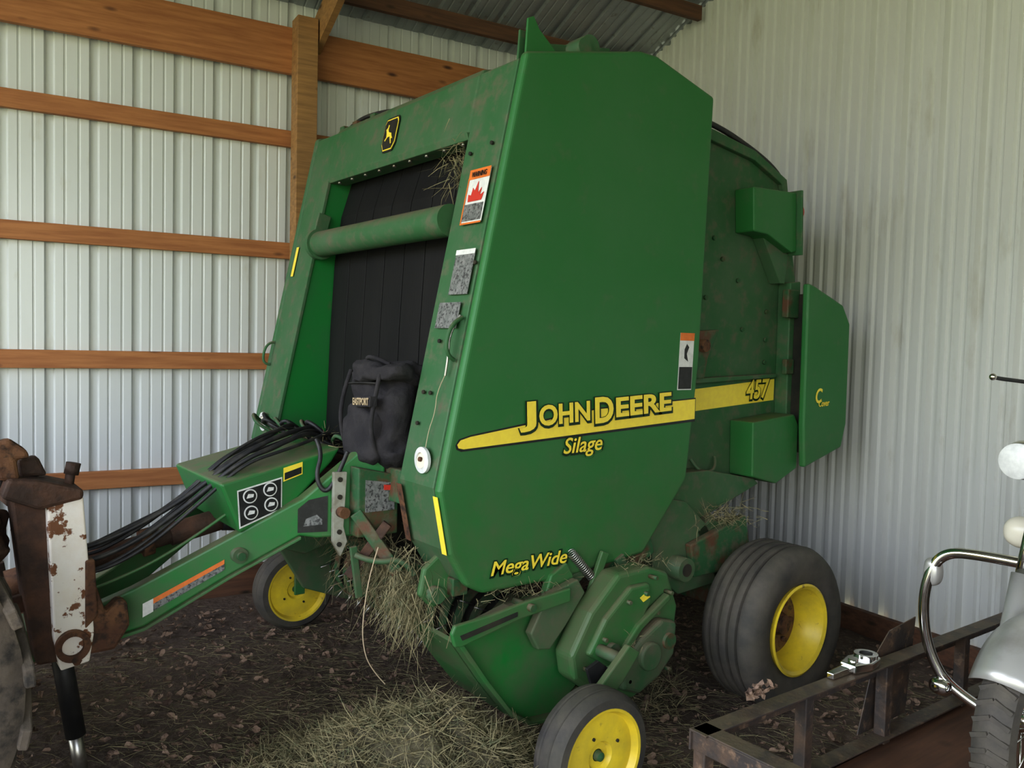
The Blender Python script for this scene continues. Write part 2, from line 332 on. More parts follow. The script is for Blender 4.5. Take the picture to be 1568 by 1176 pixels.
P('panel_stripe_border',[(1.695,1.268),(1.70,1.252),(1.72,1.243),(3.02,1.308),(3.02,1.418),(2.4,1.388),(2.0,1.335),(1.76,1.303),(1.71,1.290)],DECK,.0015)  # black printed border around the yellow stripe
P('panel_stripe',[(1.702,1.270),(1.708,1.257),(1.73,1.252),(3.015,1.320),(3.015,1.412),(2.4,1.382),(2.0,1.328),(1.76,1.297),(1.716,1.286)],DECY,.003)
SHD=mat('decal_dark_green',(.004,.03,.009),.4)
def ttext(nm,body,x,z,w,h,ang,m=DECY,off=.02,shear=0,e=.006,dark=True,grow=.008):
    if dark: textfit(nm+'_outline',body,(x+.004,-e,z-.004),w,h,SHD,B,ang,off+.045,shear,grow=grow)
    textfit(nm,body,(x,-e-.003,z),w,h,m,B,ang,off,shear)
ang=.055
ttext('brand_J','J',1.985,1.302,.085,.118,ang,off=.03)
ttext('brand_OHN','OHN',2.085,1.322,.27,.084,ang,off=.03)
ttext('brand_D','D',2.385,1.322,.105,.110,ang,off=.03)
ttext('brand_EERE','EERE',2.505,1.345,.345,.084,ang,off=.03)
ttext('silage_text','Silage',2.215,1.185,.215,.085,.03,off=.01,shear=.25)
ttext('megawide_text','MegaWide',1.865,.740,.385,.072,.0,off=.012,shear=.25)
P('side_warn_base',[(2.89,1.455),(2.985,1.455),(2.995,1.715),(2.90,1.715)],DECW,.002)
P('side_warn_top',[(2.899,1.68),(2.993,1.68),(2.995,1.715),(2.90,1.715)],DECO,.0035)
P('side_warn_text',[(2.895,1.46),(2.982,1.46),(2.985,1.56),(2.898,1.56)],DECK,.0035)
P('side_warn_fig',[(2.93,1.60),(2.955,1.585),(2.945,1.62),(2.96,1.65),(2.945,1.665),(2.93,1.64)],DECK,.0035)
# tailgate
tg=[(2.9,2.70),(3.30,2.735),(3.62,2.655),(3.86,2.565),(3.98,2.40),(4.10,1.9),(4.08,1.4),(3.93,1.02),(3.67,.93),(3.2,.84),(2.8,.86)]
prism('tailgate',tg,.20,1.72,GRN2,B,.02,seg=3)
rim=[(3.1,2.765),(3.30,2.755),(3.62,2.675),(3.82,2.60),(3.90,2.52),(3.92,2.42)]
tube('tailgate_rim',[V(x,.185,z) for x,z in rim],.014,BLK,B)
prism('tailgate_flange',[(3.1,2.69),(3.62,2.62),(3.86,2.53),(3.9,2.42),(3.93,2.42),(3.9,2.56),(3.62,2.67),(3.1,2.75)],.17,.20,GRN2,B)
prism('light_bracket',[(3.50,2.46),(3.86,2.475),(3.88,2.17),(3.84,2.16),(3.63,2.235),(3.515,2.24)],.08,.20,GRN,B,.008)
prism('light_bracket_flange',[(3.86,2.485),(3.875,2.485),(3.895,2.15),(3.88,2.15)],.05,.20,GRN2,B,.003)
cyl('tail_lamp',(3.89,.12,2.38),(3.92,.12,2.38),.05,DECR,B)
prism('light_bracket_gusset',[(3.66,2.225),(3.88,2.16),(3.86,2.0),(3.82,2.0)],.13,.20,GRN2,B)
prism('rear_post',[(3.90,2.01),(3.99,2.02),(4.02,1.0),(3.91,1.0)],.12,.20,GRN2,B,.006)
prism('rear_post_hinge',[(3.84,1.97),(3.94,1.97),(3.94,1.82),(3.84,1.82)],.09,.13,GRNR,B,.006)
prism('rear_post_hinge_b',[(3.86,1.60),(3.93,1.60),(3.93,1.52),(3.86,1.52)],.10,.13,GRNR,B,.006)
prism('rear_post_mount',[(3.53,1.28),(3.88,1.31),(3.92,1.25),(3.92,1.02),(3.74,.95),(3.54,1.0)],.05,.20,GRN,B,.008)
prism('rear_shield',[(3.87,2.0),(3.92,1.99),(4.2,1.90),(4.275,1.80),(4.28,1.25),(4.24,1.12),(3.90,1.03),(3.88,1.25)],-.01,.03,GRN,B,.012,seg=3)
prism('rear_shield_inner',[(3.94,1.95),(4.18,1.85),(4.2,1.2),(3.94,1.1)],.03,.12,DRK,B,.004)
textfit('rear_shield_mark','C',(3.97,-.013,1.37),.06,.08,DECY,B,0,.02,.2)
textfit('rear_shield_text','Cover',(4.0,-.014,1.35),.10,.035,DECY,B,.05,.01,.2)
poly('tailgate_stripe',[V(3.20,.196,1.33),V(3.895,.196,1.375),V(3.895,.196,1.49),V(3.20,.196,1.44)],DECY,B)
textfit('model_number_outline','457',(3.655,.192,1.375),.20,.105,SHD,B,.05,.06,.2,grow=.008)
textfit('model_number','457',(3.65,.189,1.380),.20,.105,DECY,B,.05,.02,.2)
prism('tailgate_rib',[(3.10,1.52),(3.22,1.50),(3.85,1.52),(3.85,1.50),(3.10,1.47)],.15,.20,GRN2,B)
prism('latch_plate',[(3.08,1.62),(3.14,1.73),(3.30,1.74),(3.22,1.60),(3.20,1.50),(3.08,1.5)],.10,.14,GRNR,B,.006)
beam('latch_strut',(3.10,.12,1.50),(3.26,.12,1.70),.03,.04,GRNR,B)
cyl('latch_pin',(3.17,.07,1.66),(3.17,.2,1.66),.03,RUST,B)
tube('gate_handle',[V(3.20,.17,1.10),V(3.22,.13,1.03),V(3.36,.13,1.04),V(3.38,.17,1.10)],.008,GRN2,B)
for i,(x,z) in enumerate(((3.8,2.05),(3.8,1.85),(3.8,1.7),(3.8,1.58),(3.35,2.2),(3.3,1.9),(3.55,2.0),(3.42,2.1),(3.6,1.75))):
    cyl('gate_bolt_%d'%i,(x,.2,z),(x,.188,z),.012,GRNR,B,n=8)
prism('belly_side',[(2.75,1.05),(3.25,1.05),(3.62,.98),(3.66,.95),(3.3,.84),(3.05,.78),(2.85,.80)],.10,.20,GRN2,B,.006)
# axle assembly
prism('axle_plate',[(2.80,.86),(2.96,.94),(3.05,.92),(3.20,.80),(3.50,.80),(3.52,.70),(3.40,.50),(3.02,.48),(2.85,.60)],.06,.11,GRN2,B,.006)
prism('axle_bracket',[(3.05,.72),(3.46,.82),(3.50,.66),(3.30,.56),(3.08,.56)],.02,.06,GRNR,B,.008)
cyl('axle_pivot',(2.98,-.02,.62),(2.98,.2,.62),.055,GRN2,B)
cyl('axle_pivot_hole',(2.98,-.024,.62),(2.98,-.015,.62),.03,DRK,B)
beam('axle_tube',(3.4,.02,.42),(3.4,1.9,.42),.12,.12,GRNR,B)
beam('axle_leg_near',(3.42,.10,.42),(3.2,.10,.80),.08,.14,GRN2,B)
beam('axle_leg_far',(3.42,1.82,.42),(3.2,1.82,.95),.08,.14,GRN2,B)
def main_wheel(nm,yc,sg):
    c=V(3.38,yc,.362)
    pr=[(.20,-.125),(.23,-.145),(.29,-.155),(.335,-.148),(.360,-.128),(.370,-.112)]
    for g in (-.074,-.025,.025,.074): pr+=[(.378,g-.019),(.377,g-.009),(.362,g-.006),(.362,g+.006),(.377,g+.009),(.378,g+.019)]
    pr+=[(.370,.112),(.360,.128),(.335,.148),(.29,.155),(.23,.145),(.20,.125)]
    lathe(nm+'_tire',pr,c,RUB,B,n=72)
    s=sg
    rimp=[(.205,s*.135),(.215,s*.150),(.205,s*.155),(.190,s*.145),(.182,s*.11),(.165,s*.09),(.150,s*.03),(.145,-s*.02),(.145,-s*.035),(.16,-s*.035),(.205,-s*.135)]
    lathe(nm+'_rim',rimp,c,YEL,B,n=56)
    lathe(nm+'_disc',[(.0001,s*.01),(.06,s*.01),(.11,s*.02),(.150,s*.015),(.150,-s*.03),(.0001,-s*.03)],c,RUSTY,B,n=48)
    lathe(nm+'_hub',[(.0001,s*.07),(.045,s*.065),(.06,s*.02),(.065,-s*.03),(.0001,-s*.03)],c,RUST,B,n=32)
    for i in range(6):
        a=i*pi/3;q=c+V(.10*cos(a),s*.01,.10*sin(a));cyl(nm+'_lug_%d'%i,q,q+V(0,s*.025,0),.013,RUST,B,n=6)
main_wheel('main_wheel_near',-.215,-1)
main_wheel('main_wheel_far',2.07,1)
def gauge(nm,c,s):
    c=Vector(c)
    pr=[(.160,-.05),(.175,-.07),(.205,-.068),(.222,-.050),(.226,-.030),(.218,-.024),(.226,-.018),(.227,0),(.226,.018),(.218,.024),(.226,.030),(.222,.050),(.205,.068),(.175,.07),(.160,.05)]
    lathe(nm+'_tire',pr,c,RUB,B,n=56)
    lathe(nm+'_rim',[(.0001,s*.030),(.045,s*.030),(.055,s*.046),(.10,s*.052),(.152,s*.044),(.165,s*.068),(.176,s*.070),(.170,s*.05),(.165,-s*.05),(.0001,-s*.03)],c,YEL,B,n=48)
    lathe(nm+'_cap',[(.0001,s*.055),(.016,s*.05),(.020,s*.028),(.0001,s*.028)],c,GRNR,B,n=20)
    for i in range(4):
        a=i*pi/2+.5;q=c+V(.085*cos(a),s*.048,.085*sin(a));cyl(nm+'_hole_%d'%i,q,q+V(0,s*.008,0),.006,DRK,B,n=10)
gauge('gauge_wheel_near',(2.00,-.45,.217),-1)
gauge('gauge_wheel_far',(1.90,1.95,.217),-1)
# pickup
prism('pickup_side_pan',[(1.70,.53),(1.74,.575),(1.95,.63),(2.25,.655),(2.33,.5),(2.33,.22),(2.20,.13),(2.05,.14),(1.95,.20),(1.83,.35)],.0,.03,GRNF,B,.008)
bandp=[(1.70,.53),(1.83,.35),(1.95,.20),(2.05,.14),(2.20,.13),(2.33,.2)]
prism('pickup_pan_band',bandp+[(x+.012,z+.012) for x,z in reversed(bandp)],-.05,.35,GRN,B,.002)
prism('pickup_pan_ledge',[(1.72,.575),(1.95,.63),(2.25,.655),(2.25,.64),(1.95,.615),(1.73,.56)],-.06,.02,GRN2,B,.002)
prism('pickup_arm_bar',[(1.635,.60),(1.65,.55),(1.68,.545),(1.95,.60),(2.20,.625),(2.20,.68),(1.98,.665),(1.80,.64),(1.65,.63)],-.095,-.075,GRN,B,.006)
prism('pickup_arm_slot',[(1.67,.590),(1.68,.572),(1.93,.615),(1.93,.632)],-.099,-.094,DRK,B,0)
cyl('pickup_arm_bolt',(1.99,-.12,.64),(1.99,0,.64),.016,GRNR,B,n=6)
prism('pickup_bracket_a',[(2.02,.52),(2.10,.66),(2.26,.70),(2.30,.64),(2.20,.52),(2.12,.44),(2.06,.45)],-.07,-.03,GRN2,B,.006)
prism('pickup_bracket_b',[(2.10,.56),(2.16,.72),(2.24,.76),(2.28,.70),(2.20,.56)],-.02,.02,GRN,B,.006)
prism('pickup_drive_cover',[(2.17,.42),(2.27,.58),(2.42,.715),(2.60,.72),(2.72,.68),(2.79,.52),(2.76,.30),(2.66,.22),(2.53,.165),(2.30,.24),(2.19,.32)],-.14,-.03,GRN,B,.02,seg=3)
prism('pickup_cover_raised',[(2.24,.42),(2.33,.55),(2.47,.66),(2.58,.66),(2.60,.58),(2.48,.42),(2.36,.34)],-.165,-.13,GRN,B,.015,seg=3)
prism('pickup_cover_lower',[(2.40,.34),(2.52,.44),(2.64,.50),(2.74,.47),(2.73,.33),(2.64,.25),(2.52,.20),(2.42,.24)],-.185,-.13,GRN2,B,.02,seg=3)
prism('pickup_cover_rib',[(2.30,.30),(2.50,.50),(2.68,.60),(2.69,.575),(2.52,.475),(2.33,.285)],-.185,-.15,GRN,B,.006)
cyl('pickup_gear_boss',(2.56,-.21,.36),(2.56,-.13,.36),.06,GRN2,B,bevel=.008)
cyl('pickup_gear_boss_b',(2.68,-.20,.40),(2.68,-.13,.40),.035,GRNR,B)
cyl('pickup_boss_c',(2.36,-.19,.42),(2.36,-.13,.42),.03,GRN2,B)
for i,(x,z) in enumerate(((2.32,.47),(2.45,.60),(2.55,.62),(2.62,.53),(2.70,.60),(2.46,.27),(2.70,.27),(2.24,.36),(2.60,.68))):
    cyl('cover_bolt_%d'%i,(x,-.14,z),(x,-.185,z),.009,GRNR,B,n=6)
prism('cover_yellow_mark',[(2.52,.605),(2.56,.625),(2.58,.60),(2.54,.585)],-.168,-.163,DECY,B,0)
prism('gauge_arm',[(1.97,.20),(2.03,.19),(2.27,.36),(2.36,.46),(2.30,.50),(2.16,.38),(1.98,.27)],-.33,-.30,GRN,B,.006)
cyl('gauge_axle',(2.00,-.48,.217),(2.00,-.28,.217),.022,GRNR,B)
cyl('gauge_arm_link',(2.30,-.32,.43),(2.30,-.10,.43),.025,GRN2,B)
prism('gauge_adjust_plate',[(2.14,.42),(2.18,.32),(2.22,.27),(2.30,.30),(2.28,.38),(2.20,.44)],-.265,-.25,BLK,B,.003)
sp=[]
for i in range(0,161):
    a=i/8*2*pi*.9; t=i/160
    c0=V(2.26,-.02,.80).lerp(V(2.40,-.02,.66),t); d=(V(2.40,0,.66)-V(2.26,0,.80)).normalized(); s=V(0,1,0);u=d.cross(s)
    sp.append(c0+(s*cos(a)+u*sin(a))*.018)
tube('pickup_spring',sp,.0028,STL,B,smooth=False)
beam('lower_link',(2.30,.02,.66),(2.50,.02,.80),.02,.05,GRN2,B)
beam('lower_link_b',(2.55,.0,.74),(2.62,.0,.60),.03,.05,GRN2,B)
beam('lower_link_c',(2.36,-.03,.60),(2.44,-.03,.78),.02,.04,GRN,B)
prism('hanger_plate',[(2.45,.80),(2.75,.86),(2.80,.72),(2.65,.64),(2.50,.68)],.02,.05,GRNR,B)
prism('hanger_plate_front',[(1.66,.78),(1.74,.84),(1.86,.80),(1.80,.66),(1.70,.62),(1.64,.68)],.14,.17,GRN,B,.01)
cyl('front_pin',(1.70,.10,.68),(1.70,.22,.68),.032,GRN2,B)
beam('front_cross_tube',(1.80,.1,.70),(1.80,1.85,.70),.07,.07,GRNR,B)
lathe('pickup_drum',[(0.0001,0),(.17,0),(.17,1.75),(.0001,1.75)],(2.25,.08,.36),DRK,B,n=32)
for i in range(16):
    y=.14+i*.11
    lathe('stripper_band_%d'%i,[(.195,0),(.20,0),(.20,.06),(.195,.06)],(2.25,y,.36),GRNR,B,n=24)
tn=0
for i in range(15):
    for a in (2.4,3.0,3.6,4.2):
        y=.22+i*.11
        q=V(2.25+.18*cos(a),y,.36+.18*sin(a));e=V(2.25+.27*cos(a+.12),y,.36+.27*sin(a+.12))
        cyl('tine_%d'%tn,q,e,.004,STL,B,n=5);tn+=1
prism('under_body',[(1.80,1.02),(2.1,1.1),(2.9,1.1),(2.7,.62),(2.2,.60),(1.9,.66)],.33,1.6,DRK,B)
prism('pickup_far_side',[(1.72,.55),(1.80,.66),(2.6,.72),(2.76,.5),(2.6,.2),(2.2,.13),(1.9,.25)],1.80,1.84,GRN2,B,.006)
prism('far_wheel_bracket',[(1.87,.20),(1.93,.20),(1.93,.36),(2.00,.56),(1.94,.60),(1.87,.42)],1.855,1.872,GRN,B,.004)
prism('far_side_guard',[(1.66,.60),(1.70,.72),(2.1,.74),(2.1,.54),(1.86,.47),(1.72,.52)],1.70,1.74,GRN2,B,.006)
# --- tongue
yb=lambda x:.33*(1.6-x)
TB=[(1.66,1.20),(1.56,1.195),(1.35,1.01),(1.035,.838),(.766,.69),(.47,.56),(.44,.52),(.45,.46),(.50,.455),(.80,.545),(1.09,.722),(1.34,.862),(1.40,.85),(1.66,.85)]
prism('tongue_beam_near',TB,.48,.54,GRNF,B,.008,yf=yb)
prism('tongue_beam_far',TB,1.38,1.44,GRN,B,.008,yf=lambda x:-.33*(1.6-x))
prism('tongue_flange_low',[(.50,.455),(.80,.545),(1.09,.722),(1.34,.862),(1.34,.85),(1.09,.710),(.80,.533),(.50,.443)],.465,.56,GRN,B,.002,yf=yb)
prism('driveline_shield',[(1.04,1.085),(1.54,1.20),(1.50,1.14),(1.34,.985),(1.12,.885)],.62,1.22,GRNF,B,.012,seg=3)
box('hitch_block',.36,.56,.84,1.08,.45,.57,GRN,B,.01)
prism('hitch_clevis',[(.20,.47),(.40,.46),(.40,.56),(.20,.55)],.90,1.02,GRNR,B,.01)
cyl('hitch_pin',(.28,.96,.38),(.28,.96,.66),.016,STL,B)
LTR=mat('light_bracket_paint',(.30,.30,.24),.6,0,(.18,.16,.11),14,.4,.65)
prism('yoke_plate',[(1.445,1.12),(1.495,1.12),(1.485,.90),(1.50,.84),(1.475,.78),(1.445,.84)],.435,.455,LTR,B,.003,yf=yb)
for i,z in enumerate((1.09,1.02,.88,.83)): cyl('yoke_hole_%d'%i,(1.468,.430+yb(1.468),z),(1.468,.436+yb(1.468),z),.010,DRK,B,n=12)
cyl('yoke_pivot',(1.475,.40+yb(1.475),.96),(1.475,.5+yb(1.475),.96),.022,RUST,B)
cyl('beam_pin',(1.12,.455+yb(1.12),.80),(1.12,.56+yb(1.12),.80),.03,GRN2,B)
cyl('beam_pin_head',(1.12,.44+yb(1.12),.80),(1.12,.48+yb(1.12),.80),.016,GRNR,B)
def TD(name,pts,m,e=.004,yy=.48): return poly(name,[V(x,yy+yb(x)-e,z) for x,z in pts],m,B,thick=.001)
def SD(name,pts,m,e=.003): return poly(name,[V(x,.62-e,z) for x,z in pts],m,B,thick=.001)
SD('icon_decal_border',[(1.115,.905),(1.285,.965),(1.285,1.095),(1.105,1.055)],DECW,.003)
SD('icon_decal',[(1.12,.914),(1.28,.970),(1.28,1.088),(1.11,1.050)],DECK,.0045)
for i,(x,z) in enumerate(((1.155,1.03),(1.235,1.05),(1.16,.965),(1.24,.99))):
    cyl('icon_ring_%d'%i,(x,.616,z),(x,.613,z),.028,DECW,B,n=24);cyl('icon_core_%d'%i,(x,.614,z),(x,.6115,z),.023,DECK,B,n=24)
    P2=[(x-.015,z-.008),(x+.012,z-.004),(x+.014,z+.008),(x-.008,z+.010)];poly('icon_glyph_%d'%i,[V(a,.6105,b) for a,b in P2],DECW,B,thick=.001)
SD('yellow_decal',[(1.29,1.075),(1.37,1.10),(1.37,1.15),(1.29,1.13)],DECY,.003)
SD('yellow_decal_k',[(1.295,1.082),(1.365,1.104),(1.365,1.130),(1.295,1.110)],DECK,.0045)
TD('black_decal',[(1.33,.875),(1.44,.875),(1.44,1.02),(1.37,1.005),(1.33,.97)],DECK)
TD('black_decal_draw',[(1.35,.90),(1.42,.905),(1.42,.925),(1.40,.945),(1.36,.93)],DECG,.0055)
TD('beam_decal_o',[(.83,.63),(1.07,.765),(1.07,.785),(.83,.652)],DECO)
TD('beam_decal_k',[(.83,.605),(1.07,.745),(1.07,.768),(.83,.632)],DECG,.005)
TD('beam_decal_w',[(.795,.582),(.83,.602),(.83,.652),(.795,.634)],DECW)
cyl('pto_shaft',(.50,.96,.74),(1.26,.96,.90),.036,RUSTD,B);cyl('pto_shaft_outer',(.95,.96,.835),(1.26,.96,.90),.046,RUSTD,B);cyl('pto_bell',(1.15,.96,.878),(1.27,.96,.902),.05,BLK,B,r2=.09)
cyl('pto_yoke',(.38,.96,.715),(.54,.96,.75),.055,RUST,B);cyl('pto_collar',(.84,.96,.812),(.88,.96,.82),.055,RUST,B)
prism('frame_gearbox',[(1.5,.80),(1.8,.80),(1.8,1.1),(1.5,1.1)],.75,1.15,RUSTD,B,.02)
prism('yoke_box',[(1.52,.86),(1.70,.86),(1.70,1.10),(1.52,1.14)],.42,.50,GRNR,B,.006)
prism('red_label',[(1.55,.96),(1.68,.96),(1.68,1.07),(1.55,1.09)],.415,.42,DECG,B,0)
prism('red_label_b',[(1.63,1.045),(1.68,1.04),(1.68,1.06),(1.63,1.066)],.411,.415,DECR,B,0)
beam('brace_a',(1.52,.44,.96),(1.66,.34,.72),.03,.05,GRNR,B);beam('brace_b',(1.62,.36,.92),(1.50,.46,.70),.02,.04,RUSTD,B)
tube('twine_lever',[V(1.50,.40,.80),V(1.56,.34,.77),V(1.66,.30,.79),V(1.70,.28,.72)],.012,GRN2,B)
beam('small_arm',(1.50,.42,.83),(1.53,.42,.62),.015,.03,GRN2,B)
cyl('jack_outer',(.50,.72,.62),(.565,.72,.20),.034,BLK,B);cyl('jack_inner',(.56,.72,.22),(.59,.72,.02),.024,STL,B);box('jack_foot',.52,.66,.66,.78,-.01,.02,BLK,B)
random.seed(3)
R_=random.random
for i in range(8):
    a=R_();o=.03*i;sg=-.10*R_()
    tube('hydraulic_hose_%d'%i,[V(.40,.78+o,.78+.02*i),V(.58,.80+o*.8,.80+.01*i+sg),V(.78,.77+o*.9,.86+.01*i+sg+.03*a),V(1.0,.70+o+.05*R_(),1.00+.04*R_()+sg*.4),V(1.15,.68+o*1.1,1.13+.03*R_()),V(1.32,.68+o*1.2,1.19+.05*R_()),V(1.45,.72+o*1.3,1.22+.05*R_()),V(1.58,.80+o*1.8,1.20+.06*R_()),V(1.68,.95+o*2,1.18)],.007+.003*(i%2),HOSE,B)
for i in range(13):
    y=.66+.07*i
    tube('hose_loop_%d'%i,[V(1.68,y,1.13),V(1.56-.05*R_(),y+.06*R_(),1.19+.08*R_()),V(1.50+.06*R_(),y+.10,1.20+.09*R_()),V(1.60+.05*R_(),y+.16+.1*R_(),1.16+.08*R_()),V(1.75,y+.22,1.13)],.007+.004*R_(),HOSE if i%4 else GRNR,B)
tube('green_cable',[V(.45,.9,.62),V(.7,.78,.72),V(.95,.74,.84),V(1.15,.72,.98)],.006,GRN,B)
tube('hanging_hose',[V(1.42,.60,1.24),V(1.43,.56,1.19),V(1.39,.54,1.10),V(1.42,.52,1.03),V(1.46,.5,1.08),V(1.50,.48,1.2)],.009,HOSE,B)
tube('loose_twine',[V(1.52,.25,.86),V(1.484,.25,.76),V(1.46,.25,.60),V(1.46,.25,.50),V(1.49,.25,.40),V(1.56,.25,.32)],.0022,TWN,B)
# ================================================================ BAG
G=empty('canvas_bag',(1.72,.60,1.16))
def blob(name,c,sx,sy,sz,m,par,rot=0,e=.45,amp=.015,lean=(0,0),fr=9):
    vs=[];fs=[];NU,NV=40,26
    for i in range(NV+1):
        ph=-pi/2+pi*i/NV
        for j in range(NU):
            th=2*pi*j/NU
            f=lambda w:copysign(abs(w)**e,w)
            x=sx*f(cos(ph))*f(cos(th));y=sy*f(cos(ph))*f(sin(th));z=sz*f(sin(ph))
            w=amp*noise.noise(V(x*fr,y*fr,z*fr)+Vector(c)*3)+amp*.5*noise.noise(V(x*fr*2.7,y*fr*2.7,z*fr*2.7)+Vector(c)*7)
            x*=1+w/sx;y*=1+w/sy;z+=w
            x+=lean[0]*z;y+=lean[1]*z
            cr,sr=cos(rot),sin(rot)
            vs.append(V(c[0]+x*cr-y*sr,c[1]+x*sr+y*cr,c[2]+z))
    for i in range(NV):
        for j in range(NU): fs.append((i*NU+j,i*NU+(j+1)%NU,(i+1)*NU+(j+1)%NU,(i+1)*NU+j))
    return mesh(name,vs,fs,m,par,smooth=True)
blob('body',(1.70,.53,1.33),.10,.17,.20,BAGM,G,radians(8),.55,.05,(.1,.10),8)
blob('front_pocket',(1.595,.53,1.26),.040,.125,.12,BAGM,G,radians(8),.6,.02,(.1,.06),10)
blob('top_flap',(1.69,.51,1.51),.115,.175,.040,BAGM,G,radians(8),.55,.035,(0,0),9)
tube('strap',[V(1.60,.66,1.52),V(1.56,.66,1.42),V(1.55,.66,1.27),V(1.60,.66,1.14)],.009,BAGM,G)
tube('strap_b',[V(1.60,.40,1.54),V(1.57,.39,1.42),V(1.55,.40,1.28),V(1.60,.42,1.18)],.009,BAGM,G)
tube('handle',[V(1.66,.62,1.54),V(1.62,.58,1.575),V(1.62,.49,1.58),V(1.66,.44,1.55)],.008,BAGM,G)
tube('zip',[V(1.59,.68,1.46),V(1.570,.56,1.475),V(1.60,.40,1.475)],.004,BLK,G)
pa=[V(1.553,.545,1.375),V(1.545,.385,1.385),V(1.547,.385,1.425),V(1.555,.545,1.415)]
mesh('patch',pa+[q+V(.03,0,0) for q in pa],[(0,1,2,3),(7,6,5,4),(0,4,5,1),(1,5,6,2),(2,6,7,3),(3,7,4,0)],BAGM,G)
textfit('patch_text','EASTPORT',(1.549,.54,1.381),.15,.03,TAN,G,0.06,.03,ux=(-.008,-.16,.0),uz=(0,0,1))
# ================================================================ TRACTOR (rear end)
T=empty('tractor',(0,.9,0))
c=V(-.275,.27,.64)
pr=[(.33,-.17),(.45,-.21),(.56,-.205),(.605,-.18),(.612,-.09),(.615,0),(.612,.09),(.605,.18),(.56,.205),(.45,.21),(.33,.17)]
lathe('rear_tire',pr,c,RUBD,T,n=64)
lathe('rear_rim',[(.0001,-.05),(.2,-.05),(.26,-.12),(.335,-.17),(.345,-.16),(.345,.16),(.335,.17),(.0001,.05)],c,YEL,T,n=40)
for i in range(22):
    for sd in (-1,1):
        a0=2*pi*(i+(.5 if sd>0 else 0))/22
        vs=[]
        for (yy,da) in ((.0,0),(sd*.20,-.22)):
            for r in (.60,.64 if yy==0 else .63):
                for w in (-.03,.03):
                    a=a0+da+w/.64; vs.append(c+V(r*cos(a),yy,r*sin(a)))
        mesh('lug_%d_%d'%(i,sd),vs,[(0,1,3,2),(4,6,7,5),(0,2,6,4),(1,5,7,3),(2,3,7,6),(0,4,5,1)],RUBD,T,.006)
lathe('rear_tire_far',pr,V(-.30,1.65,.64),RUBD,T,n=48)
box('rear_axle_housing',-.55,-.1,.5,1.4,.5,.9,RUSTD,T,.02)
beam('lower_link_near',(-.2,.70,.62),(.48,.74,.72),.03,.06,RUSTD,T)
beam('lower_link_far',(-.2,1.2,.62),(.4,1.2,.72),.03,.06,RUSTD,T)
beam('drawbar',(-.4,.96,.42),(.20,.96,.43),.09,.035,RUSTD,T)
O=-.085
def sh(pts): return [(x+O,z) for x,z in pts]
prism('hitch_upright_face',sh([(.545,1.06),(.655,1.085),(.690,.60),(.675,.50),(.585,.485),(.565,.60)]),.61,.70,WRST,T,.006)
prism('hitch_upright_back',sh([(.44,1.12),(.56,1.10),(.60,.50),(.52,.50),(.48,.75)]),.66,.80,RUSTD,T,.01)
prism('hitch_top',sh([(.41,1.10),(.43,1.16),(.52,1.15),(.655,1.11),(.655,1.075),(.52,1.05)]),.60,.82,RUSTD,T,.012)
prism('hitch_horn',sh([(.41,1.15),(.38,1.23),(.40,1.28),(.44,1.29),(.49,1.25),(.50,1.22),(.46,1.22),(.47,1.15)]),.64,.70,RUST,T,.012)
prism('hitch_horn_b',sh([(.48,1.15),(.47,1.21),(.53,1.22),(.56,1.15)]),.70,.76,RUSTD,T,.012)
cyl('hitch_pin_top',V(.62+O,.70,1.08),V(.635+O,.70,1.19),.016,RUSTD,T);cyl('hitch_pin_cap',V(.632+O,.70,1.15),V(.640+O,.70,1.19),.024,RUSTD,T)
beam('hitch_cross',(.40,.78,1.08),(.35,1.30,1.10),.08,.08,RUSTD,T)
prism('hitch_hook',sh([(.66,.80),(.70,.76),(.73,.66),(.77,.70),(.80,.69),(.81,.60),(.76,.52),(.66,.52)]),.62,.69,RUST,T,.012)
prism('hitch_latch',sh([(.66,.86),(.69,.86),(.70,.66),(.66,.62)]),.60,.66,RUST,T,.006)
lathe('hitch_ring',[(.035,-.01),(.055,-.012),(.055,.012),(.035,.01)],(.62+O,.598,.57),RUST,T,n=28)
cyl('hitch_bolt',V(.63+O,.58,.52),V(.63+O,.62,.52),.016,RUST,T,n=6)
blob('hitch_casting',(.26,.72,.95),.09,.08,.10,RUSTD,T,0,.6,.04)
blob('hitch_casting_b',(.24,.74,1.12),.06,.06,.08,RUSTD,T,0,.6,.04)
cyl('lift_rod',(.12,.75,1.22),(.24,.73,.68),.025,RUSTD,T)
tube('coil_hose',[V(.25,.70,1.2),V(.28,.66,1.26),V(.34,.68,1.22),V(.33,.7,1.12)],.010,HOSE,T)
# ================================================================ TRAILER
R=empty('utility_trailer',(2.6,-1.5,0))
def angle(nm,p0,p1,w=.065,t=.007,flip=1,par=R):
    p0=Vector(p0);p1=Vector(p1);d=(p1-p0).normalized();s=d.cross(V(0,0,1)).normalized()*flip
    for k,prf in enumerate(([(0,0),(w,0),(w,-t),(0,-t)],[(0,-t),(t,-t),(t,-w),(0,-w)])):
        vs=[p+s*a+V(0,0,b) for p in (p0,p1) for a,b in prf]
        mesh(nm+'_%d'%k,vs,[(0,1,2,3),(7,6,5,4),(0,4,5,1),(1,5,6,2),(2,6,7,3),(3,7,4,0)],FRM,par,.0015)
angle('top_rail_side',(1.95,-.925,.50),(4.35,-.97,.50))
angle('top_rail_front',(1.97,-2.15,.50),(1.96,-.93,.50))
angle('low_rail_side',(1.97,-.925,.22),(4.35,-.97,.22));angle('low_rail_front',(1.97,-2.15,.22),(1.97,-.93,.22))
for i,(x,y) in enumerate(((1.985,-.955),(2.50,-.960),(3.0,-.970),(3.6,-.98),(4.3,-.99),(1.99,-1.5),(1.99,-2.1))): beam('upright_%d'%i,(x,y,.18),(x,y,.49),.045,.045,FRM,R,up=(1,0,0))
